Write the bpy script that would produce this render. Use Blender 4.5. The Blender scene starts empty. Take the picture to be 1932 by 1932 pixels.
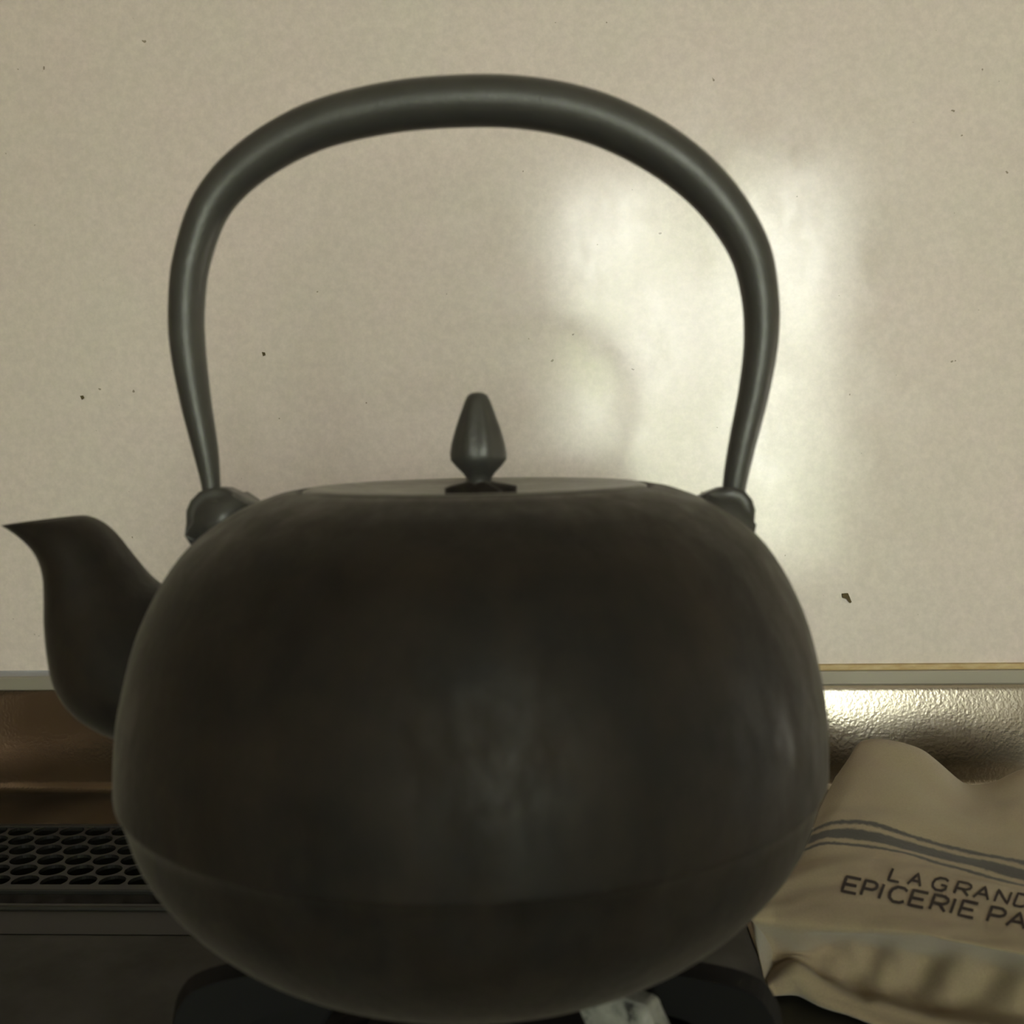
import bpy, bmesh, math, random
from math import sin, cos, pi, radians
from mathutils import Vector, Matrix, Euler
from mathutils import noise as mnoise
from mathutils.bvhtree import BVHTree

random.seed(7)
S = bpy.context.scene
COL = S.collection

# ------------------------------------------------------------------ camera
CAM = Vector((0.0, 0.0, 0.1955))          # cooktop surface is z = 0, tiled wall is y = 0.56
F = 1932.0                               # focal length in photo pixels
cam_d = bpy.data.cameras.new('camera')
cam = bpy.data.objects.new('camera', cam_d)
COL.objects.link(cam)
cam_d.sensor_fit = 'HORIZONTAL'
cam_d.sensor_width = 36.0
cam_d.lens = 36.0
cam_d.clip_start = 0.01
ROT = (Matrix.Rotation(radians(2.8), 3, 'Z') @ Matrix.Rotation(radians(90 - 4.32), 3, 'X')
       @ Matrix.Rotation(radians(-1.05), 3, 'Z'))
cam.matrix_world = Matrix.Translation(CAM) @ ROT.to_4x4()
cam_d.dof.use_dof = True
cam_d.dof.focus_distance = 0.50
cam_d.dof.aperture_fstop = 15.0
S.camera = cam

# ------------------------------------------------------------------ world, daylight, exposure
W = bpy.data.worlds.new('overcast_sky')
S.world = W
W.use_nodes = True
bg = W.node_tree.nodes['Background']
bg.inputs['Color'].default_value = (0.975, 1.0, 0.90, 1)
bg.inputs['Strength'].default_value = 11.0

WIN_X0, WIN_X1, WIN_Z0, WIN_Z1, REAR_Y = -0.02, 0.86, -0.25, 0.98, -2.0
pd = bpy.data.lights.new('window_rear_offscreen', 'AREA')
pd.shape = 'RECTANGLE'
pd.size = WIN_X1 - WIN_X0
pd.size_y = WIN_Z1 - WIN_Z0
pd.cycles.is_portal = True
portal = bpy.data.objects.new('window_rear_offscreen', pd)
COL.objects.link(portal)
portal.location = ((WIN_X0 + WIN_X1) / 2, REAR_Y - 0.07, (WIN_Z0 + WIN_Z1) / 2)
portal.rotation_euler = (radians(90), 0, 0)

S.view_settings.view_transform = 'Standard'
S.view_settings.look = 'None'
S.view_settings.exposure = 0.65
S.view_settings.gamma = 1.0
S.view_settings.use_curve_mapping = False


# ------------------------------------------------------------------ helpers
def ray(x, y):
    return ROT @ Vector(((x - 966) / F, (966 - y) / F, -1.0))


def at_y(x, y, Y):
    """photo pixel -> point on the vertical plane at depth Y"""
    d = ray(x, y)
    return CAM + d * (Y / d.y)


def at_z(x, y, Z):
    d = ray(x, y)
    return CAM + d * ((Z - CAM.z) / d.z)


def link(name, me, mat=None, parent=None, smooth=False):
    o = bpy.data.objects.new(name, me)
    COL.objects.link(o)
    if mat:
        me.materials.append(mat)
    if parent:
        o.parent = parent
    if smooth:
        me.polygons.foreach_set('use_smooth', [True] * len(me.polygons))
    return o


def from_bm(name, bm, mat=None, parent=None, smooth=False):
    bmesh.ops.recalc_face_normals(bm, faces=bm.faces[:])
    me = bpy.data.meshes.new(name)
    bm.to_mesh(me)
    bm.free()
    return link(name, me, mat, parent, smooth)


def thing(name, label, cat, loc=(0, 0, 0), group=None):
    o = bpy.data.objects.new(name, None)
    COL.objects.link(o)
    o.location = loc
    o.empty_display_size = 0.02
    return tag(o, label, cat, group)


def tag(o, label, cat=None, group=None, kind=None):
    if label:
        o['label'] = label
    if cat:
        o['category'] = cat
    if group:
        o['group'] = group
    if kind:
        o['kind'] = kind
    return o


def struct(o, label=None):
    o['kind'] = 'structure'
    if label:
        o['label'] = label
    return o


def keep(o, parent):
    """parent without moving"""
    bpy.context.view_layer.update()
    o.parent = parent
    o.matrix_parent_inverse = Matrix.Translation(parent.location).inverted()
    return o


def box_bm(x0, x1, y0, y1, z0, z1, bevel=0.0, seg=2, bm=None):
    b = bmesh.new()
    bmesh.ops.create_cube(b, size=1.0)
    for v in b.verts:
        v.co = Vector((x0 + (v.co.x + .5) * (x1 - x0), y0 + (v.co.y + .5) * (y1 - y0), z0 + (v.co.z + .5) * (z1 - z0)))
    if bevel:
        bmesh.ops.bevel(b, geom=b.edges[:], offset=bevel, segments=seg, profile=0.5, affect='EDGES')
    if bm is None:
        return b
    me = bpy.data.meshes.new('tmp')
    b.to_mesh(me)
    b.free()
    bm.from_mesh(me)
    bpy.data.meshes.remove(me)
    return bm


def lathe(profile, n=96, smooth=True, bm=None):
    bm = bm or bmesh.new()
    rings = []
    for r, z in profile:
        if r < 1e-6:
            rings.append([bm.verts.new((0, 0, z))])
        else:
            rings.append([bm.verts.new((r * cos(2 * pi * i / n), r * sin(2 * pi * i / n), z)) for i in range(n)])
    for a, b in zip(rings, rings[1:]):
        if len(a) == 1 and len(b) == 1:
            continue
        for i in range(n):
            j = (i + 1) % n
            if len(a) == 1:
                bm.faces.new((a[0], b[i], b[j]))
            elif len(b) == 1:
                bm.faces.new((a[i], b[0], a[j]))
            else:
                bm.faces.new((a[i], b[i], b[j], a[j]))
    return bm


def catmull(pts, n):
    """points through a list of tuples, n steps per span"""
    P = [Vector(p) for p in pts]
    out = []
    for i in range(len(P) - 1):
        p0 = P[i - 1] if i else 2 * P[0] - P[1]
        p1, p2 = P[i], P[i + 1]
        p3 = P[i + 2] if i + 2 < len(P) else 2 * P[-1] - P[-2]
        for k in range(n):
            t = k / n
            out.append(.5 * (2 * p1 + (p2 - p0) * t + (2 * p0 - 5 * p1 + 4 * p2 - p3) * t * t + (3 * p1 - p0 - 3 * p2 + p3) * t ** 3))
    out.append(P[-1])
    return out


# ------------------------------------------------------------------ materials
def mat(name, color, rough=.5, metal=0.0, spec=.5, **kw):
    m = bpy.data.materials.new(name)
    m.use_nodes = True
    b = m.node_tree.nodes['Principled BSDF']
    b.inputs['Base Color'].default_value = (*color, 1)
    b.inputs['Roughness'].default_value = rough
    b.inputs['Metallic'].default_value = metal
    b.inputs['Specular IOR Level'].default_value = spec
    for k, v in kw.items():
        b.inputs[k.replace('_', ' ')].default_value = v
    return m


def nt(m):
    return m.node_tree.nodes, m.node_tree.links, m.node_tree.nodes['Principled BSDF']


def noise(m, scale, detail=4, rough=.6, vec=None, mapping=None):
    N, L, b = nt(m)
    n = N.new('ShaderNodeTexNoise')
    n.inputs['Scale'].default_value = scale
    n.inputs['Detail'].default_value = detail
    n.inputs['Roughness'].default_value = rough
    tc = N.new('ShaderNodeTexCoord')
    if mapping:
        mp = N.new('ShaderNodeMapping')
        mp.inputs['Scale'].default_value = mapping
        L.new(tc.outputs['Object'], mp.inputs['Vector'])
        L.new(mp.outputs['Vector'], n.inputs['Vector'])
    else:
        L.new(tc.outputs['Object'], n.inputs['Vector'])
    return n


def ramp(m, src, stops):
    N, L, b = nt(m)
    r = N.new('ShaderNodeValToRGB')
    e = r.color_ramp.elements
    while len(e) < len(stops):
        e.new(.5)
    for el, (p, c) in zip(e, stops):
        el.position = p
        el.color = (*c, 1) if len(c) == 3 else c
    L.new(src, r.inputs['Fac'])
    return r


def bump(m, src, strength, dist, prev=None):
    N, L, b = nt(m)
    bp = N.new('ShaderNodeBump')
    bp.inputs['Strength'].default_value = strength
    bp.inputs['Distance'].default_value = dist
    L.new(src, bp.inputs['Height'])
    if prev:
        L.new(prev.outputs['Normal'], bp.inputs['Normal'])
    L.new(bp.outputs['Normal'], b.inputs['Normal'])
    return bp


def g(v):
    return (v, v, v)


# pale kitchen wall panel: satin enamel with dried water marks under a thin glossy film
M_panel = mat('panel_enamel', (.8, .76, .70), .5, .0, .4, Coat_Weight=1.0, Coat_Roughness=.15, Coat_IOR=1.54)
N_, L_, B_ = nt(M_panel)
n1 = noise(M_panel, 9, 6, .65)
r1 = ramp(M_panel, n1.outputs['Fac'], [(.3, (.805, .735, .685)), (.7, (.845, .725, .71))])
n2 = noise(M_panel, 260, 3, .7)
r2 = ramp(M_panel, n2.outputs['Fac'], [(.35, (.86, .86, .86)), (.7, (1, 1, 1))])
mx = N_.new('ShaderNodeMix'); mx.data_type = 'RGBA'; mx.blend_type = 'MULTIPLY'; mx.inputs['Factor'].default_value = .8
L_.new(r1.outputs['Color'], mx.inputs['A']); L_.new(r2.outputs['Color'], mx.inputs['B'])
n4 = noise(M_panel, 210, 2, .5)
r4 = ramp(M_panel, n4.outputs['Fac'], [(.20, (.3, .25, .17)), (.225, (1, 1, 1))])
mx2 = N_.new('ShaderNodeMix'); mx2.data_type = 'RGBA'; mx2.blend_type = 'MULTIPLY'; mx2.inputs['Factor'].default_value = .8
L_.new(mx.outputs['Result'], mx2.inputs['A']); L_.new(r4.outputs['Color'], mx2.inputs['B'])
L_.new(mx2.outputs['Result'], B_.inputs['Base Color'])
n3 = noise(M_panel, 60, 6, .7, mapping=(1, 1, .55))
rr = ramp(M_panel, n3.outputs['Fac'], [(.3, g(.09)), (.7, g(.20))])
L_.new(rr.outputs['Color'], B_.inputs['Coat Roughness'])
n5 = noise(M_panel, 420, 3, .6)
bump(M_panel, n5.outputs['Fac'], .05, .0006)

M_trim = mat('trim_aluminium', (.34, .31, .265), .5, .3)
M_seal = mat('aged_sealant', (.62, .47, .24), .6)
nS = noise(M_seal, 90, 4, .6, mapping=(1, 1, 4))
rS = ramp(M_seal, nS.outputs['Fac'], [(.35, (.62, .49, .28)), (.7, (.48, .33, .15))])
M_seal.node_tree.links.new(rS.outputs['Color'], M_seal.node_tree.nodes['Principled BSDF'].inputs['Base Color'])

M_steel = mat('satin_stainless', (.44, .40, .34), .25, 1.0)
nG = noise(M_steel, 560, 1, .5)
bump(M_steel, nG.outputs['Fac'], .26, .0004)
nG2 = noise(M_steel, 40, 4, .6)
rG = ramp(M_steel, nG2.outputs['Fac'], [(.3, g(.21)), (.7, g(.27))])
M_steel.node_tree.links.new(rG.outputs['Color'], M_steel.node_tree.nodes['Principled BSDF'].inputs['Roughness'])

M_top = mat('cooktop_enamel', (.019, .019, .014), .5, 0, .25)
nT = noise(M_top, 35, 5, .6)
rT = ramp(M_top, nT.outputs['Fac'], [(.3, g(.38)), (.7, g(.6))])
M_top.node_tree.links.new(rT.outputs['Color'], M_top.node_tree.nodes['Principled BSDF'].inputs['Roughness'])

M_vent = mat('vent_black_enamel', (.014, .014, .012), .42, 0, .4)


def iron(name, c0, c1, rough0, rough1, sheen, scale=40, spec=.45):
    m = mat(name, c0, rough0, 0, spec, Sheen_Weight=sheen, Sheen_Roughness=.45)
    m.node_tree.nodes['Principled BSDF'].inputs['Sheen Tint'].default_value = (.75, .68, .58, 1)
    N, L, b = nt(m)
    a = noise(m, scale, 6, .65)
    r = ramp(m, a.outputs['Fac'], [(.35, c0), (.68, c1)])
    L.new(r.outputs['Color'], b.inputs['Base Color'])
    a2 = noise(m, scale * 2.4, 5, .7, mapping=(1, 1, .4))
    r2 = ramp(m, a2.outputs['Fac'], [(.35, g(rough0)), (.65, g(rough1))])
    L.new(r2.outputs['Color'], b.inputs['Roughness'])
    a3 = noise(m, 900, 3, .6)
    bp = bump(m, a3.outputs['Fac'], .25, .0004)
    bump(m, a2.outputs['Fac'], .12, .0008, bp)
    return m


M_iron = iron('cast_iron_patina', (.010, .009, .0082), (.020, .0155, .012), .44, .74, .14, 40, .18)
M_handle = iron('forged_iron_handle', (.040, .040, .038), (.055, .054, .051), .36, .44, .10, 60, .6)
M_lid = iron('iron_lid', (.04, .038, .034), (.055, .051, .044), .36, .46, .2, 50, .4)
M_trivet = mat('trivet_cast_iron', (.006, .006, .006), .7, 0, .15)
M_worn = mat('worn_grey_enamel', (.12, .12, .11), .6, 0, .4)
nW = noise(M_worn, 160, 5, .7)
rW = ramp(M_worn, nW.outputs['Fac'], [(.36, (.04, .04, .036)), (.44, (.20, .20, .185)), (.75, (.34, .33, .30))])
M_worn.node_tree.links.new(rW.outputs['Color'], M_worn.node_tree.nodes['Principled BSDF'].inputs['Base Color'])
bump(M_worn, nW.outputs['Fac'], .5, .001)

# towel: unbleached cotton with woven stripes laid out along the cloth (UV y)
M_towel = mat('towel_cotton', (.42, .34, .23), .95, 0, .15, Sheen_Weight=.25, Sheen_Roughness=.6)
N_, L_, B_ = nt(M_towel)
uv = N_.new('ShaderNodeUVMap'); uv.uv_map = 'cloth'
sp = N_.new('ShaderNodeSeparateXYZ'); L_.new(uv.outputs['UV'], sp.inputs['Vector'])


def band(lo, hi, soft=.035):
    a = N_.new('ShaderNodeMapRange'); a.inputs[1].default_value = lo - soft; a.inputs[2].default_value = lo + soft
    b = N_.new('ShaderNodeMapRange'); b.inputs[1].default_value = hi - soft; b.inputs[2].default_value = hi + soft
    b.inputs[3].default_value = 1; b.inputs[4].default_value = 0
    L_.new(wob.outputs[0], a.inputs[0]); L_.new(wob.outputs[0], b.inputs[0])
    m = N_.new('ShaderNodeMath'); m.operation = 'MULTIPLY'
    L_.new(a.outputs[0], m.inputs[0]); L_.new(b.outputs[0], m.inputs[1])
    return m


nw = noise(M_towel, 500, 2, .5)
wob = N_.new('ShaderNodeMath'); wob.operation = 'MULTIPLY_ADD'
wob.inputs[1].default_value = .10
L_.new(nw.outputs['Fac'], wob.inputs[0]); L_.new(sp.outputs['Y'], wob.inputs[2])
bs = [band(.06, .20), band(.36, .70), band(.86, 1.0)]
ad = N_.new('ShaderNodeMath'); ad.operation = 'ADD'; L_.new(bs[0].outputs[0], ad.inputs[0]); L_.new(bs[1].outputs[0], ad.inputs[1])
ad2 = N_.new('ShaderNodeMath'); ad2.operation = 'ADD'; ad2.use_clamp = True
L_.new(ad.outputs[0], ad2.inputs[0]); L_.new(bs[2].outputs[0], ad2.inputs[1])
nc = noise(M_towel, 30, 5, .6)
rc = ramp(M_towel, nc.outputs['Fac'], [(.3, (.32, .242, .165)), (.7, (.33, .272, .172))])
nf = noise(M_towel, 1500, 3, .7)
rf = ramp(M_towel, nf.outputs['Fac'], [(.3, g(.78)), (.7, g(1.0))])
m1 = N_.new('ShaderNodeMix'); m1.data_type = 'RGBA'; m1.blend_type = 'MULTIPLY'; m1.inputs['Factor'].default_value = .8
L_.new(rc.outputs['Color'], m1.inputs['A']); L_.new(rf.outputs['Color'], m1.inputs['B'])
m2 = N_.new('ShaderNodeMix'); m2.data_type = 'RGBA'
L_.new(ad2.outputs[0], m2.inputs['Factor']); L_.new(m1.outputs['Result'], m2.inputs['A'])
m2.inputs['B'].default_value = (.050, .044, .039, 1)
L_.new(m2.outputs['Result'], B_.inputs['Base Color'])
bump(M_towel, nf.outputs['Fac'], .5, .0006)
M_ink = mat('printed_ink', (.055, .045, .042), .9, 0, .1)

M_paint = mat('room_paint', (.40, .35, .28), .8)
M_wood = mat('brown_wood', (.14, .075, .035), .5)
nWd = noise(M_wood, 6, 5, .6, mapping=(1, 1, .12))
rWd = ramp(M_wood, nWd.outputs['Fac'], [(.3, (.18, .125, .085)), (.7, (.30, .21, .145))])
M_wood.node_tree.links.new(rWd.outputs['Color'], M_wood.node_tree.nodes['Principled BSDF'].inputs['Base Color'])
M_floor = mat('floor_boards', (.12, .08, .05), .5)
M_white = mat('window_paint', (.7, .7, .68), .4)
M_leaf = mat('leaf_green', (.34, .44, .11), .6, 0, .3)
M_crumb = mat('dried_food', (.10, .075, .03), .8)

M_glass = bpy.data.materials.new('window_glass')
M_glass.use_nodes = True
N_, L_ = M_glass.node_tree.nodes, M_glass.node_tree.links
N_.remove(N_['Principled BSDF'])
tr = N_.new('ShaderNodeBsdfTransparent'); gl = N_.new('ShaderNodeBsdfGlossy'); gl.inputs['Roughness'].default_value = .02
mxs = N_.new('ShaderNodeMixShader'); mxs.inputs['Fac'].default_value = .06
L_.new(tr.outputs[0], mxs.inputs[1]); L_.new(gl.outputs[0], mxs.inputs[2])
L_.new(mxs.outputs[0], N_['Material Output'].inputs['Surface'])

# ------------------------------------------------------------------ the room
WALL = 0.56
RX0, RX1, FLOOR, CEIL = -1.35, 1.45, -0.86, 1.55
PANEL_Z = 0.0668
struct(from_bm('wall_back', box_bm(RX0 - .05, RX1 + .05, WALL, WALL + .08, PANEL_Z, CEIL), M_panel),
       'pale satin enamel kitchen wall panel reflecting a window')
struct(from_bm('wall_left', box_bm(RX0 - .1, RX0, REAR_Y - .1, WALL + .08, FLOOR, CEIL), M_paint))
struct(from_bm('wall_right', box_bm(RX1, RX1 + .1, REAR_Y - .1, WALL + .08, FLOOR, CEIL), M_paint))
struct(from_bm('floor', box_bm(RX0, RX1, REAR_Y, WALL, FLOOR - .05, FLOOR), M_floor))
struct(from_bm('ceiling', box_bm(RX0, RX1, REAR_Y, WALL, CEIL, CEIL + .05), M_paint))
# the wall behind the camera, with its window opening
bm = bmesh.new()
for x0, x1, z0, z1 in ((RX0, WIN_X0, FLOOR, CEIL), (WIN_X1, RX1, FLOOR, CEIL), (WIN_X0, WIN_X1, FLOOR, WIN_Z0), (WIN_X0, WIN_X1, WIN_Z1, CEIL)):
    box_bm(x0, x1, REAR_Y - .1, REAR_Y, z0, z1, bm=bm)
struct(from_bm('wall_rear', bm, M_paint))
bm = bmesh.new()
fw = .035
for x0, x1, z0, z1 in ((WIN_X0, WIN_X0 + fw, WIN_Z0, WIN_Z1), (WIN_X1 - fw, WIN_X1, WIN_Z0, WIN_Z1),
                       (WIN_X0 + fw, WIN_X1 - fw, WIN_Z0, WIN_Z0 + fw), (WIN_X0 + fw, WIN_X1 - fw, WIN_Z1 - fw, WIN_Z1),
                       (.40, .44, WIN_Z0 + fw, WIN_Z1 - fw)):
    box_bm(x0, x1, REAR_Y - .06, REAR_Y - .02, z0, z1, bm=bm)
win = struct(from_bm('window_1', bm, M_white), 'white framed casement window behind the viewer')
from_bm('pane', box_bm(WIN_X0 + fw, .40, REAR_Y - .043, REAR_Y - .039, WIN_Z0 + fw, WIN_Z1 - fw), M_glass, win)
from_bm('pane', box_bm(.44, WIN_X1 - fw, REAR_Y - .043, REAR_Y - .039, WIN_Z0 + fw, WIN_Z1 - fw), M_glass, win)

# garden foliage outside the window
bm = bmesh.new()
gaps = ((.58, .70, .34), (1.20, 1.15, .36), (.20, 1.2, .30), (.95, .1, .22), (.15, .25, .16))
for k in range(5200):
    c = Vector((random.uniform(-1.6, 2.8), random.uniform(-4.6, -3.6), random.uniform(-1.1, 2.0)))
    if any(math.hypot(c.x - gx, c.z - gz) < gr * random.uniform(.7, 1.1) for gx, gz, gr in gaps):
        continue
    if sin(c.x * 3.1 + 1.0) * sin(c.z * 2.7 + .4) < random.uniform(-1.5, 0.1):
        continue
    R = Euler((random.uniform(0, pi), random.uniform(0, pi), random.uniform(0, pi))).to_matrix()
    L = random.uniform(.05, .1)
    vs = [bm.verts.new(c + R @ Vector(p) * L) for p in ((0, -1, 0), (.45, -.2, .1), (0, 1, 0), (-.45, -.2, .1))]
    bm.faces.new(vs)
fo = from_bm('foliage', bm, M_leaf)
tag(fo, 'loose green garden foliage outside the window', 'foliage', kind='stuff')

# trim where the panel meets the steel upstand
BG_TOP = 0.0565
struct(from_bm('trim_1', box_bm(.02, RX1, WALL - .003, WALL + .05, PANEL_Z - .0028, PANEL_Z + .0005, .001), M_seal),
       'yellowed sealant bead along the foot of the wall panel')
struct(from_bm('trim_2', box_bm(RX0, RX1, WALL - .004, WALL + .05, BG_TOP - .0004, PANEL_Z - .0026, .0010), M_trim),
       'narrow grey trim strip below the wall panel')

# ------------------------------------------------------------------ cooktop
cook = thing('cooktop', 'dark enamel built-in gas cooktop with a satin steel upstand at the wall', 'cooktop', (0, .28, 0))
KX, KY = -0.0262, 0.29                      # burner and kettle axis
ST_Y = 0.494                               # dark plate ends, steel strip begins
# dark top plate
# with the open duct under the vent cover
bm = bmesh.new()
DX0, DX1, DY0, DY1 = -.356, .016, .427, .4925
for x0, x1, y0, y1 in ((-.42, .62, -.03, DY0), (-.42, DX0, DY0, DY1), (DX1, .62, DY0, DY1), (-.42, .62, DY1, ST_Y)):
    box_bm(x0, x1, y0, y1, -.03, 0, bm=bm)
o = from_bm('top_plate', bm, M_top); keep(o, cook)
# steel strip and upstand: one pressed sheet, cove at the foot, leaning back towards the top
prof = [(ST_Y + .001, -.004), (ST_Y + .001, -.0004), (ST_Y + .004, 0.0), (.545, 0.0)]
for k in range(7):
    a = radians(90 * k / 6)
    prof.append((.545 + .006 * sin(a), .006 - .006 * cos(a)))
for k in range(1, 13):
    t = k / 12
    z = .006 + (BG_TOP - .006) * t
    prof.append((.551 + .0058 * t ** 1.9, z))
prof += [(.5578, BG_TOP + .0006), (.562, BG_TOP + .0006)]
bm = bmesh.new()
rows = [[bm.verts.new((x, y, z)) for y, z in prof] for x in (-.447, .8)]
for i in range(len(prof) - 1):
    bm.faces.new((rows[0][i], rows[1][i], rows[1][i + 1], rows[0][i + 1]))
bmesh.ops.subdivide_edges(bm, edges=[e for e in bm.edges if abs(e.verts[0].co.x - e.verts[1].co.x) > .1], cuts=3)
o = from_bm('steel_upstand', bm, M_steel, None, True); keep(o, cook)
o['label'] = 'satin stainless steel strip and upstand behind the burners'
sm = o.modifiers.new('thick', 'SOLIDIFY'); sm.thickness = .0008; sm.offset = -1

# burner under the kettle
bm = lathe([(0, .001), (.058, .001), (.060, .003), (.050, .004), (.048, .0015), (0, .0015)], 64)
o = from_bm('drip_pan', bm, M_trivet, None, True); o.location = (KX, KY, 0); keep(o, cook)
bm = lathe([(0, .0), (.030, .0), (.030, .012), (.034, .015), (.034, .019), (.028, .022), (.012, .023), (.010, .026), (0, .0265)], 64)
o = from_bm('burner_head', bm, M_trivet, None, True); o.location = (KX, KY, .0015); keep(o, cook)

# cabinet carrying the cooktop
cab = thing('base_cabinet', 'brown wooden base cabinet under the cooktop', 'cabinet', (0, .28, FLOOR))
o = from_bm('carcass', box_bm(-.445, .80, .0, .555, FLOOR, -.031), M_wood); keep(o, cab)
for x0, x1 in ((-.44, -.035), (-.025, .38), (.39, .79)):
    o = from_bm('door', box_bm(x0, x1, -.02, -.001, FLOOR + .08, -.04, .003), M_wood); keep(o, cab)
    h = from_bm('handle', box_bm(x0 + .16, x1 - .16, -.032, -.019, -.085, -.073, .004), M_trim); h.parent = o

# added unit left of frame: mirrors brown in steel, darkens the kettle's left rim
cup = thing('added_cupboard', 'unseen tall brown wooden unit added left of the cooktop for its reflection', 'added_cupboard', (-.75, .26, FLOOR))
o = from_bm('carcass', box_bm(-1.05, -.45, -.05, .555, FLOOR, 1.2), M_wood); keep(o, cup)
for z0, z1 in ((FLOOR + .05, .02), (.03, 1.19)):
    o = from_bm('door', box_bm(-1.045, -.455, -.07, -.051, z0, z1, .004), M_wood); keep(o, cup)
    h = from_bm('handle', box_bm(-.52, -.505, -.085, -.069, (z0 + z1) / 2 - .06, (z0 + z1) / 2 + .06, .004), M_trim); h.parent = o

# ------------------------------------------------------------------ perforated vent cover at the back left
VZ = .006                                   # top of the perforated plate
vent = thing('vent_cover', 'black perforated metal vent cover behind the left of the kettle', 'vent cover', (-.2, .455, 0))
P = .0129
VX0, VX1 = -.36, .02
y_first = at_z(100, 1662, VZ).y             # nearest row of holes
x_first = at_z(101, 1663, VZ).x
rp = P * .866
NR = 6
bm = bmesh.new()
seg = 24
RH = .0057
topz, botz = VZ, VZ - .0016


def hex_pt(cx, cy, a):
    """point of the hexagonal cell boundary in direction a"""
    k = (a - pi / 6 + pi / 6) % (pi / 3)
    d = (P / 2) / cos(((a + pi / 6) % (pi / 3)) - pi / 6)
    return cx + d * cos(a), cy + d * sin(a)


ncol = int((VX1 - VX0) / P)
c0 = round((VX0 - x_first) / P) + 1
for r in range(NR):
    for c in range(c0, c0 + ncol - 1):
        cx = x_first + c * P + (P / 2 if r % 2 else 0)
        cy = y_first + r * rp
        ot, it, ib = [], [], []
        for s in range(seg):
            a = 2 * pi * s / seg
            hx, hy = hex_pt(cx, cy, a)
            ot.append(bm.verts.new((hx, hy, topz)))
            it.append(bm.verts.new((cx + RH * cos(a), cy + RH * sin(a), topz)))
            ib.append(bm.verts.new((cx + RH * cos(a), cy + RH * sin(a), botz)))
        for s in range(seg):
            t = (s + 1) % seg
            bm.faces.new((ot[s], ot[t], it[t], it[s]))
            bm.faces.new((it[s], it[t], ib[t], ib[s]))
bmesh.ops.remove_doubles(bm, verts=bm.verts[:], dist=.00008)
o = from_bm('perforated_plate', bm, M_vent); keep(o, vent)
yf = y_first - P * .5
yb = y_first + (NR - 1) * rp + P * .45
# front border, dark slot, front rail and sloping apron
bm = bmesh.new()
box_bm(VX0, VX1, yf - .0035, yf + .0022, VZ - .0018, VZ + .0006, .0006, bm=bm)
box_bm(VX0, VX1, yb - .001, yb + .003, VZ - .0018, VZ + .0004, .0005, bm=bm)
box_bm(VX1 - .004, VX1 + .002, yf - .0035, yb + .003, VZ - .0018, VZ + .0004, .0005, bm=bm)
box_bm(VX0 - .002, VX0 + .004, yf - .0035, yb + .003, VZ - .0018, VZ + .0004, .0005, bm=bm)
o = from_bm('border', bm, M_vent); keep(o, vent)
yr = at_z(150, 1709, .004).y
o = from_bm('front_rail', box_bm(VX0 - .002, VX1 + .002, yr - .002, yr + .002, .0, .0045, .0012), M_vent); keep(o, vent)
ya = at_z(150, 1764, .0).y
bm = bmesh.new()
vs = [[bm.verts.new((x, y, z)) for y, z in ((ya, .0003), (yr - .0015, .003), (yr - .0015, .0003))] for x in (VX0 - .002, VX1 + .002)]
bm.faces.new((vs[0][0], vs[1][0], vs[1][1], vs[0][1])); bm.faces.new((vs[0][1], vs[1][1], vs[1][2], vs[0][2]))
bm.faces.new((vs[0][0], vs[0][2], vs[1][2], vs[1][0])); bm.faces.new(vs[0]); bm.faces.new(vs[1])
o = from_bm('apron', bm, M_vent); keep(o, vent)
o = from_bm('cavity_floor', box_bm(DX0 + .0005, DX1 - .0005, DY0 + .0005, DY1 - .0005, -.0295, -.0285), M_vent); keep(o, vent)

# ------------------------------------------------------------------ trivet
TZ = .0495
trv = thing('trivet', 'black cast iron pan support under the kettle', 'trivet', (KX, KY, 0))
arm_o = catmull([(.030, TZ), (.060, TZ), (.076, TZ - .0008), (.0835, TZ - .005), (.0868, TZ - .017), (.0885, .0005)], 4)
arm_i = catmull([(.030, TZ - .011), (.056, TZ - .0115), (.066, TZ - .014), (.0705, TZ - .021), (.073, TZ - .03), (.0745, .0005)], 4)
bm = bmesh.new()
hw = .0046
ao = [[bm.verts.new((p.x, s * hw, p.y)) for p in arm_o] for s in (-1, 1)]
ai = [[bm.verts.new((p.x, s * hw, p.y)) for p in arm_i] for s in (-1, 1)]
for i in range(len(arm_o) - 1):
    bm.faces.new((ao[0][i], ao[1][i], ao[1][i + 1], ao[0][i + 1]))
    bm.faces.new((ai[0][i], ai[0][i + 1], ai[1][i + 1], ai[1][i]))
    for s in (0, 1):
        bm.faces.new((ao[s][i], ao[s][i + 1], ai[s][i + 1], ai[s][i]))
bm.faces.new((ao[0][0], ao[1][0], ai[1][0], ai[0][0])); bm.faces.new((ao[0][-1], ao[1][-1], ai[1][-1], ai[0][-1]))
bmesh.ops.bevel(bm, geom=[e for e in bm.edges if e.calc_face_angle(0) > .9], offset=.0012, segments=2, affect='EDGES')
bmesh.ops.recalc_face_normals(bm, faces=bm.faces[:])
arm_me = bpy.data.meshes.new('arm'); bm.to_mesh(arm_me); bm.free(); arm_me.materials.append(M_trivet)
for k in range(5):
    o = bpy.data.objects.new('arm', arm_me); COL.objects.link(o); o.parent = trv
    o.rotation_euler.z = radians(198 + 72 * k)
bm = lathe([(.072, .0005), (.0895, .0005), (.0895, .005), (.087, .0065), (.075, .0065), (.072, .005), (.072, .0005)], 72)
o = from_bm('base_ring', bm, M_trivet, trv)
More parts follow.
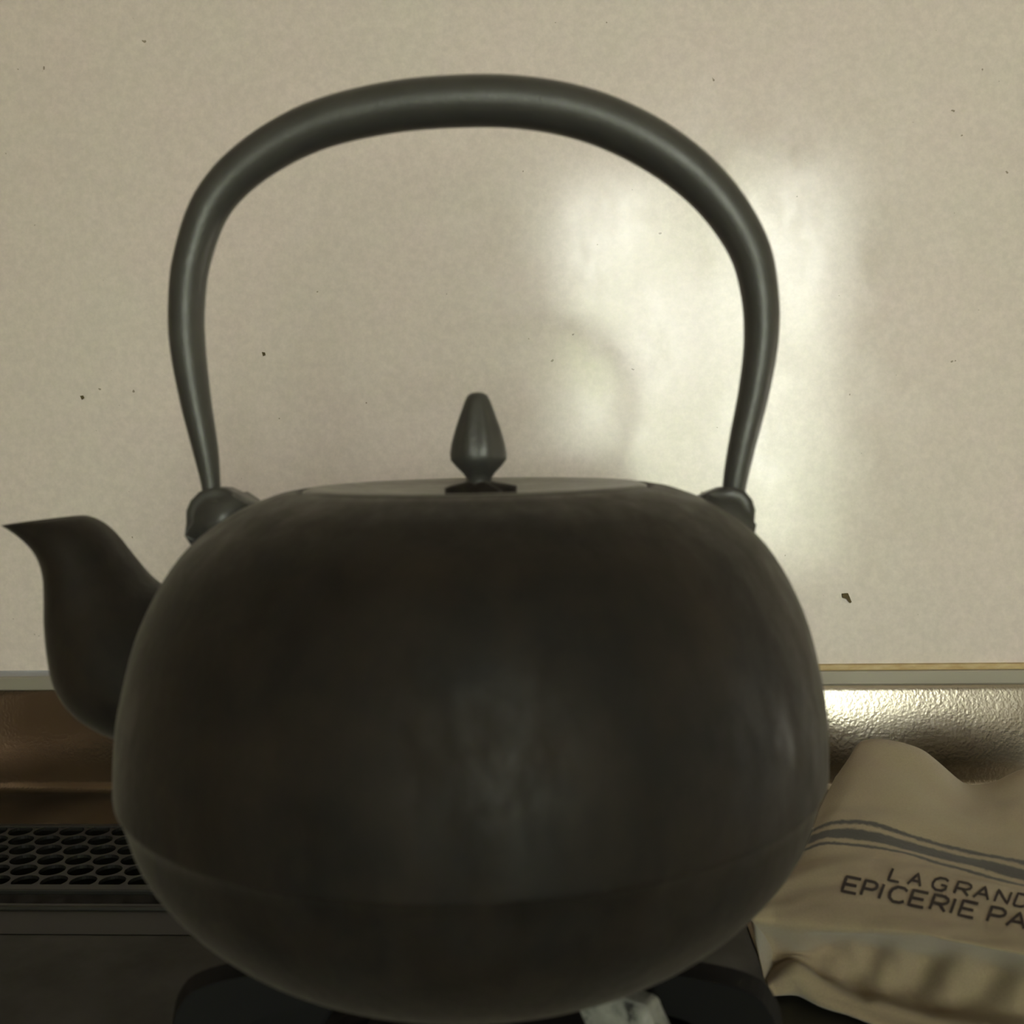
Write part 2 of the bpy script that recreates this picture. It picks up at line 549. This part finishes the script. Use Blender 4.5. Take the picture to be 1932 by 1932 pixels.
# short worn prongs between the arms
bm = box_bm(.034, .0575, -.0050, .0050, .0050, TZ - .0012, .0022, 3)
for v in bm.verts:
    if v.co.z < .02:
        v.co.x += .021
    else:
        v.co.z -= .0030 * abs(v.co.y) / .005
bmesh.ops.recalc_face_normals(bm, faces=bm.faces[:])
pr_me = bpy.data.meshes.new('prong'); bm.to_mesh(pr_me); bm.free(); pr_me.materials.append(M_worn)
for k in range(5):
    o = bpy.data.objects.new('prong', pr_me); COL.objects.link(o); o.parent = trv
    o.rotation_euler.z = radians(328 + 72 * k)
    if k:
        o.material_slots[0].link = 'OBJECT'; o.material_slots[0].material = M_trivet
    else:
        o['label'] = 'worn grey prong with chipped enamel'

# ------------------------------------------------------------------ kettle
ket = thing('iron_kettle', 'dark cast iron kettle with a tall arched handle on the gas burner', 'kettle', (KX, KY, TZ))
ctl = [(.0, .0497), (.0277, .0497), (.0449, .0519), (.0623, .0588), (.0786, .0700), (.0915, .0860), (.0972, .1030)]
prof = [(p.x, p.y) for p in catmull(ctl, 5)]
prof[0] = (0.0, .0497)
prof = prof[:-1] + [(.0974, .1035), (.0980, .1040)]          # the casting seam
prof += [(p.x, p.y) for p in catmull([(.0981, .1050), (.0976, .1165), (.0960, .128), (.0907, .147), (.0808, .1643), (.0680, .1747), (.0565, .1797), (.0508, .1810)], 5)]
prof += [(.0500, .1809), (.0495, .1797), (.0490, .1765), (.045, .1757), (.042, .1745), (.0, .1745)]
bm = lathe([(r, z - TZ) for r, z in prof], 128)
for v in bm.verts:                                            # the casting leans a hair to the right above its seam
    v.co.x += max(0, v.co.z - .055) * .024
o = from_bm('body', bm, M_iron, ket, True)

# lid: shallow dished disc with a raised rim line
LZ = .1811 - TZ
lp = [(0, LZ - .0025), (.010, LZ - .0022), (.030, LZ - .0012), (.0425, LZ - .0002), (.0465, LZ + .0005), (.0483, LZ - .0002), (.0486, LZ - .0015), (.0480, LZ - .0045), (0, LZ - .0045)]
lid = from_bm('lid', lathe(lp, 96), M_lid, ket, True)
lid.location.x = .0018
lid['label'] = 'lighter grey dished iron lid with a bud shaped knob'
# knob: faceted bud on a thin neck over a leaf washer, all read off the outline
kp = [(903, 740, 4), (903, 741, 11), (903, 746, 19), (903, 757, 25), (903, 780, 34), (903, 810, 45), (903, 838, 53), (903, 856, 55.5), (903, 868, 54), (903, 880, 43), (903, 893, 30), (903, 902, 24), (903, 915, 25), (903, 932, 30)]
kn = []
for x, y, w in kp:
    p = at_y(x, y, KY)
    kn.append((w / F * KY, p.z - TZ))
bm = lathe([(0, kn[0][1] + .0001)] + kn + [(0, kn[-1][1])], 64)
for v in bm.verts:                                            # soft vertical fluting
    r = math.hypot(v.co.x, v.co.y)
    a = math.atan2(v.co.y, v.co.x)
    zt = (v.co.z - kn[-1][1]) / (kn[0][1] - kn[-1][1])
    k = 1 - .035 * (1 + cos(8 * a)) * max(0, min(1, (zt - .25) * 4)) * max(0, min(1, (.97 - zt) * 5))
    v.co.x *= k; v.co.y *= k
KNX = at_y(903, 850, KY).x - KX - .0018
o = from_bm('knob', bm, M_handle, lid, True); o.location.x = KNX
# leaf washer under the knob
bm = bmesh.new()
c = bm.verts.new((0, 0, LZ + .0022)); rim = []; low = []
for k in range(40):
    a = 2 * pi * k / 40
    r = .0085 + .0022 * abs(cos(2.5 * a))
    rim.append(bm.verts.new((r * cos(a), r * sin(a), LZ - .0006 + .0006 * cos(5 * a)))); low.append(bm.verts.new((r * cos(a), r * sin(a), LZ - .0026)))
for k in range(40):
    j = (k + 1) % 40
    bm.faces.new((c, rim[k], rim[j])); bm.faces.new((rim[k], low[k], low[j], rim[j]))
o = from_bm('knob_washer', bm, M_iron, lid, True); o.location.x = KNX


def tube(rings):
    """rings: list of lists of Vector, closed cross-sections"""
    bm = bmesh.new()
    R = [[bm.verts.new(p) for p in r] for r in rings]
    n = len(R[0])
    for a, b in zip(R, R[1:]):
        for i in range(n):
            bm.faces.new((a[i], a[(i + 1) % n], b[(i + 1) % n], b[i]))
    bm.faces.new(R[0]); bm.faces.new(R[-1])
    return bm


# handle
hp = [(401, 968, 17), (398, 915, 18), (388, 850, 24), (370, 760, 29), (355, 660, 33), (352, 580, 34), (362, 490, 35), (400, 385, 37), (475, 305, 40), (590, 240, 43), (730, 204, 45),
      (875, 191, 46), (1005, 196, 46), (1130, 225, 46), (1250, 285, 45), (1345, 365, 42), (1410, 462, 38), (1433, 552, 34.5), (1436, 640, 32), (1423, 735, 29), (1402, 830, 26), (1388, 900, 23), (1379, 968, 19)]
hc = catmull(hp, 6)
org = Vector((KX, KY, TZ))
pts = [at_y(p.x, p.y, KY) - org for p in hc]
rad = [p.z / F * KY for p in hc]
rings = []
for i, p in enumerate(pts):
    t = (pts[min(i + 1, len(pts) - 1)] - pts[max(i - 1, 0)]).normalized()
    nrm = Vector((0, 1, 0)); b = t.cross(nrm).normalized()
    rings.append([p + b * rad[i] * cos(2 * pi * k / 20) + nrm * rad[i] * 1.0 * sin(2 * pi * k / 20) for k in range(20)])
o = from_bm('handle', tube(rings), M_handle, ket, True)

# lugs: rounded ears cast on the shoulder
lugL = [(500, 962), (476, 946), (452, 930), (430, 920), (408, 919), (386, 926), (369, 943), (361, 962), (361, 985), (366, 1006), (372, 1030), (420, 1045), (480, 1010)]
lugR = [(1290, 962), (1308, 942), (1330, 930), (1356, 920), (1380, 918), (1400, 924), (1414, 941), (1420, 960), (1418, 985), (1413, 1006), (1407, 1030), (1360, 1045), (1300, 1010)]
for L in (lugL, lugR):
    bm = bmesh.new()
    fr = [at_y(x, y, KY) - org for x, y in L]
    A = [bm.verts.new(p + Vector((0, -.0075, 0))) for p in fr]
    Bv = [bm.verts.new(p + Vector((0, .0075, 0))) for p in fr]
    fa = bm.faces.new(A); fb = bm.faces.new(list(reversed(Bv)))
    for i in range(len(A)):
        j = (i + 1) % len(A)
        bm.faces.new((A[i], Bv[i], Bv[j], A[j]))
    bmesh.ops.bevel(bm, geom=list(fa.edges) + list(fb.edges), offset=.0035, segments=4, affect='EDGES')
    o = from_bm('handle_lug', bm, M_handle, ket, True)

# spout: oval sections between the lower and the upper outline, open horizontal mouth
sec = [((300, 1400), (420, 1160), .030), ((232, 1378), (345, 1140), .029), ((172, 1344), (308, 1116), .027), ((133, 1295), (284, 1100), .0245), ((115, 1240), (264, 1080), .0215), ((105, 1180), (247, 1058), .019),
       ((102, 1128), (229, 1034), .0168), ((97, 1085), (211, 1010), .015), ((83, 1050), (192, 991), .0135), ((55, 1020), (174, 979), .0118), ((26, 1000), (160, 974), .0102), ((7, 990), (150, 973), .009)]
flat = catmull([(a[0], a[1], b[0]) for a, b, d in sec], 3)
fl2 = catmull([(b[1], d * 1000, 0) for a, b, d in sec], 3)
rings = []
for q, s in zip(flat, fl2):
    lo = at_y(q.x, q.y, KY) - org; hi = at_y(q.z, s.x, KY) - org
    c = (lo + hi) / 2; h = (hi - lo) / 2; d = s.y / 1000
    rings.append([c + h * cos(2 * pi * k / 28) + Vector((0, d, 0)) * sin(2 * pi * k / 28) for k in range(28)])
last = rings[-1]
cc = sum(last, Vector()) / 28
inner = [[cc + (p - cc) * .84 for p in last]]
inner.append([cc + (p - cc) * .5 + Vector((.006, 0, -.006)) for p in last])
o = from_bm('spout', tube(rings + inner), M_iron, ket, True)

# ------------------------------------------------------------------ towel
tow = thing('kitchen_towel', 'folded beige cotton towel with dark stripes and printed lettering beside the kettle', 'towel', (.16, .40, 0))
XR = 2250.0


def row(pts, depth, k, left_in=0.0):
    """depth: at the left end; k: how strongly the towel swings towards the viewer to the right"""
    return pts, depth, k, left_in


ROWS = [
    ([(1606, 1428), (1620, 1402), (1640, 1394), (1667, 1393), (1705, 1401), (1743, 1416), (1780, 1446), (1818, 1478), (1834, 1482), (1875, 1475), (1902, 1461), (1932, 1450), (2000, 1440), (2100, 1450), (2250, 1490)], .452, .25, -4.6),
    ([(1576, 1468), (1600, 1448), (1640, 1438), (1700, 1446), (1760, 1470), (1820, 1502), (1870, 1506), (1932, 1500), (2050, 1510), (2250, 1550)], .433, .35, -3.0),
    ([(1548, 1525), (1600, 1505), (1700, 1516), (1800, 1549), (1870, 1566), (1932, 1575), (2250, 1640)], .412, .5, -1.2),
    ([(1535, 1565), (1564, 1549), (1599, 1546), (1648, 1550), (1705, 1564), (1780, 1587), (1856, 1607), (1932, 1626), (2250, 1700)], .398, .62, 0.0),
    ([(1515, 1608), (1560, 1595), (1600, 1595), (1650, 1603), (1700, 1613), (1760, 1631), (1850, 1655), (1932, 1676), (2250, 1755)], .385, .72, 1.0),
    ([(1500, 1632), (1560, 1616), (1610, 1617), (1660, 1626), (1720, 1633), (1800, 1650), (1932, 1690), (2250, 1775)], .3795, .76, 1.6),
    ([(1486, 1650), (1560, 1640), (1660, 1650), (1740, 1664), (1800, 1676), (1932, 1710), (2250, 1795)], .371, .82, 2.2),
    ([(1470, 1668), (1560, 1665), (1660, 1678), (1740, 1694), (1820, 1711), (1932, 1735), (2250, 1815)], .364, .86, 2.8),
    ([(1450, 1696), (1560, 1692), (1660, 1704), (1740, 1722), (1818, 1737), (1932, 1760), (2250, 1840)], .356, .93, 3.4),
    ([(1428, 1718), (1520, 1722), (1600, 1728), (1750, 1752), (1932, 1784), (2250, 1862)], .3475, 1, 4.0),
    ([(1417, 1738), (1470, 1746), (1540, 1752), (1640, 1757), (1750, 1768), (1868, 1786), (1932, 1800), (2250, 1880)], .3445, 1, 4.4),
    ([(1421, 1758), (1475, 1772), (1510, 1781), (1549, 1766), (1640, 1768), (1703, 1779), (1799, 1786), (1868, 1795), (1932, 1812), (2250, 1895)], .3535, 1, 4.8),
    ([(1427, 1790), (1475, 1795), (1520, 1795), (1560, 1786), (1640, 1790), (1703, 1802), (1799, 1812), (1868, 1826), (1932, 1842), (2250, 1925)], .3600, 1, 5.1),
    ([(1434, 1818), (1475, 1808), (1500, 1802), (1530, 1812), (1580, 1832), (1640, 1852), (1703, 1862), (1799, 1876), (1868, 1886), (1932, 1900), (2250, 1985)], .3575, 1, 5.4),
    ([(1440, 1842), (1458, 1824), (1496, 1811), (1527, 1824), (1543, 1840), (1579, 1850), (1626, 1873), (1656, 1875), (1703, 1888), (1744, 1904), (1786, 1908), (1932, 1924), (2250, 2010)], .3560, 1, 5.7),
    ([(1446, 1852), (1470, 1832), (1500, 1818), (1530, 1834), (1560, 1852), (1626, 1884), (1656, 1887), (1744, 1914), (1800, 1924), (1932, 1945), (2250, 2025)], .3460, 1, 6.0),
    ([(1450, 1862), (1480, 1850), (1502, 1848), (1543, 1868), (1593, 1886), (1634, 1902), (1744, 1934), (1932, 1972), (2250, 2050)], .3420, 1, 6.3),
]
BOT = ([(1457, 1871), (1502, 1872), (1543, 1893), (1593, 1909), (1634, 1923), (1744, 1958), (1932, 2004), (2250, 2085)], None, 1, 6.6)
NU = 150
xs_u = [(k / (NU - 1)) ** 1.25 for k in range(NU)]          # finer at the left


def smooth_interp(pts, x):
    for i in range(len(pts) - 1):
        if x <= pts[i + 1][0] or i == len(pts) - 2:
            break
    p0 = pts[i - 1] if i else (2 * pts[0][0] - pts[1][0], 2 * pts[0][1] - pts[1][1])
    p1, p2 = pts[i], pts[i + 1]
    p3 = pts[i + 2] if i + 2 < len(pts) else (2 * p2[0] - p1[0], 2 * p2[1] - p1[1])
    h = p2[0] - p1[0]
    t = (x - p1[0]) / h
    m1 = (p2[1] - p0[1]) / (p2[0] - p0[0]) * h
    m2 = (p3[1] - p1[1]) / (p3[0] - p1[0]) * h
    return ((2 * t ** 3 - 3 * t * t + 1) * p1[1] + (t ** 3 - 2 * t * t + t) * m1 + (-2 * t ** 3 + 3 * t * t) * p2[1] + (t ** 3 - t * t) * m2)


def pleat(x):  # x already shifted along the slanting pleat
    """depth of the pockets between the pleats inside the front fold"""
    knots = (1545, 1612, 1700, 1822, 1950, 2080, 2200)
    amps = (.25, .7, 1.0, .8, .7, .7)
    for a, b, amp in zip(knots, knots[1:], amps):
        if a <= x <= b:
            t = (x - a) / (b - a)
            return sin(pi * t ** .8) ** 2 * amp
    return 0.0


ctrl = []
uvv = []
r0 = ROWS[0][0]
# two rows down the hidden back
back = []
for u in xs_u:
    x = r0[0][0] + u * (XR - r0[0][0])
    p = at_y(x, smooth_interp(r0, x), .452 - .00007 * .25 * (x - 1460))
    back.append(p)
ctrl.append([Vector((p.x - .002, p.y + .018, .0012)) for p in back]); uvv.append(-7.5)
ctrl.append([Vector((p.x - .001, p.y + .015, p.z * .55)) for p in back]); uvv.append(-6.0)
for ri, (pts, d, k, v) in enumerate(ROWS):
    rowv = []
    for u in xs_u:
        x = pts[0][0] + u * (XR - pts[0][0])
        y = smooth_interp(pts, x)
        Y = d - .00007 * k * max(0, x - 1460)
        if ri in (11, 12, 13, 14):                            # the mouth of the fold: pockets
            Y += (.003, .0075, .005, 0)[ri - 11] * pleat(x + (-14, 4, 34, 50)[ri - 11])
            if x < 1545:
                Y -= (.004, .008, .006, .004)[ri - 11] * max(0, (1545 - x) / 125)
        p = at_y(x, y, Y)
        p.z = max(p.z, .0012)
        rowv.append(p)
    ctrl.append(rowv); uvv.append(v)
rowv = []
pts = BOT[0]
for u in xs_u:
    x = pts[0][0] + u * (XR - pts[0][0])
    rowv.append(at_z(x, smooth_interp(pts, x), .0010))
ctrl.append(rowv); uvv.append(BOT[3])
ctrl.append([p + Vector((0, .05, 0)) for p in rowv]); uvv.append(7.5)
SUB = 5
grid = []
gv = []
for i in range(len(ctrl) - 1):
    for s in range(SUB):
        t = s / SUB
        rowg = []
        for k in range(NU):
            p1, p2 = ctrl[i][k], ctrl[i + 1][k]
            p0 = ctrl[i - 1][k] if i else 2 * p1 - p2
            p3 = ctrl[i + 2][k] if i + 2 < len(ctrl) else 2 * p2 - p1
            rowg.append(.5 * (2 * p1 + (p2 - p0) * t + (2 * p0 - 5 * p1 + 4 * p2 - p3) * t * t + (3 * p1 - p0 - 3 * p2 + p3) * t ** 3))
        grid.append(rowg); gv.append(uvv[i] + (uvv[i + 1] - uvv[i]) * t)
grid.append(ctrl[-1]); gv.append(uvv[-1])
for i, rg in enumerate(grid):
    for p in rg:
        w = min(1, max(0, (i - 6) / 8)) * (1 if i < 62 else .45)
        q = Vector((p.x * 28, p.y * 75, p.z * 60))
        p.z += w * (.0013 * mnoise.noise(q) + .0007 * mnoise.noise(q * 2.3))
        p.z = max(p.z, .0008)
bm = bmesh.new()
uvl = bm.loops.layers.uv.new('cloth')
V = [[bm.verts.new(p) for p in rg] for rg in grid]
UVS = {}
for i, rg in enumerate(V):
    for k, v in enumerate(rg):
        UVS[v] = (xs_u[k], gv[i])
for i in range(len(V) - 1):
    for k in range(NU - 1):
        bm.faces.new((V[i][k], V[i + 1][k], V[i + 1][k + 1], V[i][k + 1]))
# close both ends down to the cooktop
for kk, dx in ((0, .006), (NU - 1, -.004)):
    low = []
    for i in range(len(V)):
        p = V[i][kk].co
        v = bm.verts.new((p.x + dx, p.y + (.004 if i > 40 else 0), .0008)); UVS[v] = (xs_u[kk], 3.0); low.append(v)
    for i in range(len(V) - 1):
        bm.faces.new((V[i][kk], V[i + 1][kk], low[i + 1], low[i]))
for f in bm.faces:
    for lp_ in f.loops:
        lp_[uvl].uv = UVS[lp_.vert]
bmesh.ops.recalc_face_normals(bm, faces=bm.faces[:])
bvh = BVHTree.FromBMesh(bm)
o = from_bm('cloth', bm, M_towel, None, True); keep(o, tow)

# printed lettering, draped on the cloth
GLY = {
    'E': [[(1, 0), (0, 0), (0, 1), (1, 1)], [(0, .5), (.85, .5)]],
    'P': [[(0, 0), (0, 1), (.7, 1), (.95, .88), (1, .74), (.95, .6), (.7, .47), (0, .47)]],
    'I': [[(.5, 0), (.5, 1)]],
    'C': [[(1, .85), (.75, 1), (.35, 1), (.08, .8), (0, .5), (.08, .2), (.35, 0), (.75, 0), (1, .15)]],
    'R': [[(0, 0), (0, 1), (.7, 1), (.95, .88), (1, .74), (.95, .6), (.7, .47), (0, .47)], [(.5, .47), (1, 0)]],
    'A': [[(0, 0), (.5, 1), (1, 0)], [(.2, .36), (.8, .36)]],
    'L': [[(0, 1), (0, 0), (1, 0)]],
    'G': [[(1, .85), (.75, 1), (.35, 1), (.08, .8), (0, .5), (.08, .2), (.35, 0), (.75, 0), (1, .15), (1, .45), (.6, .45)]],
    'N': [[(0, 0), (0, 1), (1, 0), (1, 1)]],
    'D': [[(0, 0), (0, 1), (.55, 1), (.88, .82), (1, .5), (.88, .18), (.55, 0), (0, 0)]],
}


def lettering(name, letters, base, up, sw, clip=0.0):
    """letters: (char, x left, width) in photo pixels; base(x) gives the baseline"""
    bm = bmesh.new()
    for ch, x0, w in letters:
        for st in GLY[ch]:
            P2 = []
            for gx, gy in st:
                x = x0 + gx * w
                P2.append(Vector((x + up[0] * gy, base(x) + up[1] * gy)))
            fine = []
            for a, b in zip(P2, P2[1:]):
                n = max(1, int((b - a).length / 4))
                fine += [a.lerp(b, i / n) for i in range(n)]
            fine.append(P2[-1])
            prev = None
            for i, p in enumerate(fine):
                if clip and (base(p.x) - p.y) / -up[1] < clip:
                    prev = None
                    continue
                t = (fine[min(i + 1, len(fine) - 1)] - fine[max(i - 1, 0)]).normalized()
                nn = Vector((-t.y, t.x)) * sw
                pr = []
                for q in (p + nn, p - nn):
                    d = ray(q.x, q.y).normalized()
                    h, nrm, _, _ = bvh.ray_cast(CAM, d)
                    if h is None:
                        pr = None
                        break
                    pr.append(bm.verts.new(h - d * .0005))
                if prev and pr:
                    bm.faces.new((prev[0], prev[1], pr[1], pr[0]))
                prev = pr
    o = from_bm(name, bm, M_ink)
    keep(o, tow)
    return o


def base2(x):
    return 1681 + (x - 1589) * .205 + max(0, x - 1800) * .01


lettering('printed_lettering', [('E', 1588, 27), ('P', 1624, 24), ('I', 1651, 14), ('C', 1674, 30), ('E', 1714, 28), ('R', 1754, 28), ('I', 1786, 14), ('E', 1808, 28), ('P', 1862, 28), ('A', 1898, 34)], base2, (10, -27), 2.9)


def base1(x):
    return 1660 + (x - 1674) * .20


lettering('printed_lettering', [('L', 1676, 20), ('A', 1712, 24), ('G', 1756, 26), ('R', 1800, 26), ('A', 1836, 28), ('N', 1876, 24), ('D', 1912, 26)], base1, (9, -22), 2.5, 0)

# ------------------------------------------------------------------ flecks stuck on the wall panel
def fleck(outline, label):
    bm = bmesh.new()
    a = [bm.verts.new(at_y(x, y, WALL - .0012)) for x, y in outline]
    b = [bm.verts.new(at_y(x, y, WALL + .0002)) for x, y in outline]
    bm.faces.new(a); bm.faces.new(list(reversed(b)))
    for i in range(len(a)):
        j = (i + 1) % len(a)
        bm.faces.new((a[i], b[i], b[j], a[j]))
    o = from_bm('food_fleck', bm, M_crumb)
    return tag(o, label, 'fleck')


fleck([(1589, 1120), (1600, 1119), (1603, 1126), (1607, 1136), (1604, 1138), (1597, 1130), (1590, 1128)], 'brown wedge shaped food fleck stuck low on the wall panel beside the kettle')
fleck([(494, 664), (500, 665), (501, 670), (496, 672)], 'tiny tan dot on the wall panel inside the handle arch')
fleck([(151, 747), (157, 746), (159, 751), (154, 754)], 'tiny tan dot on the wall panel above the spout')
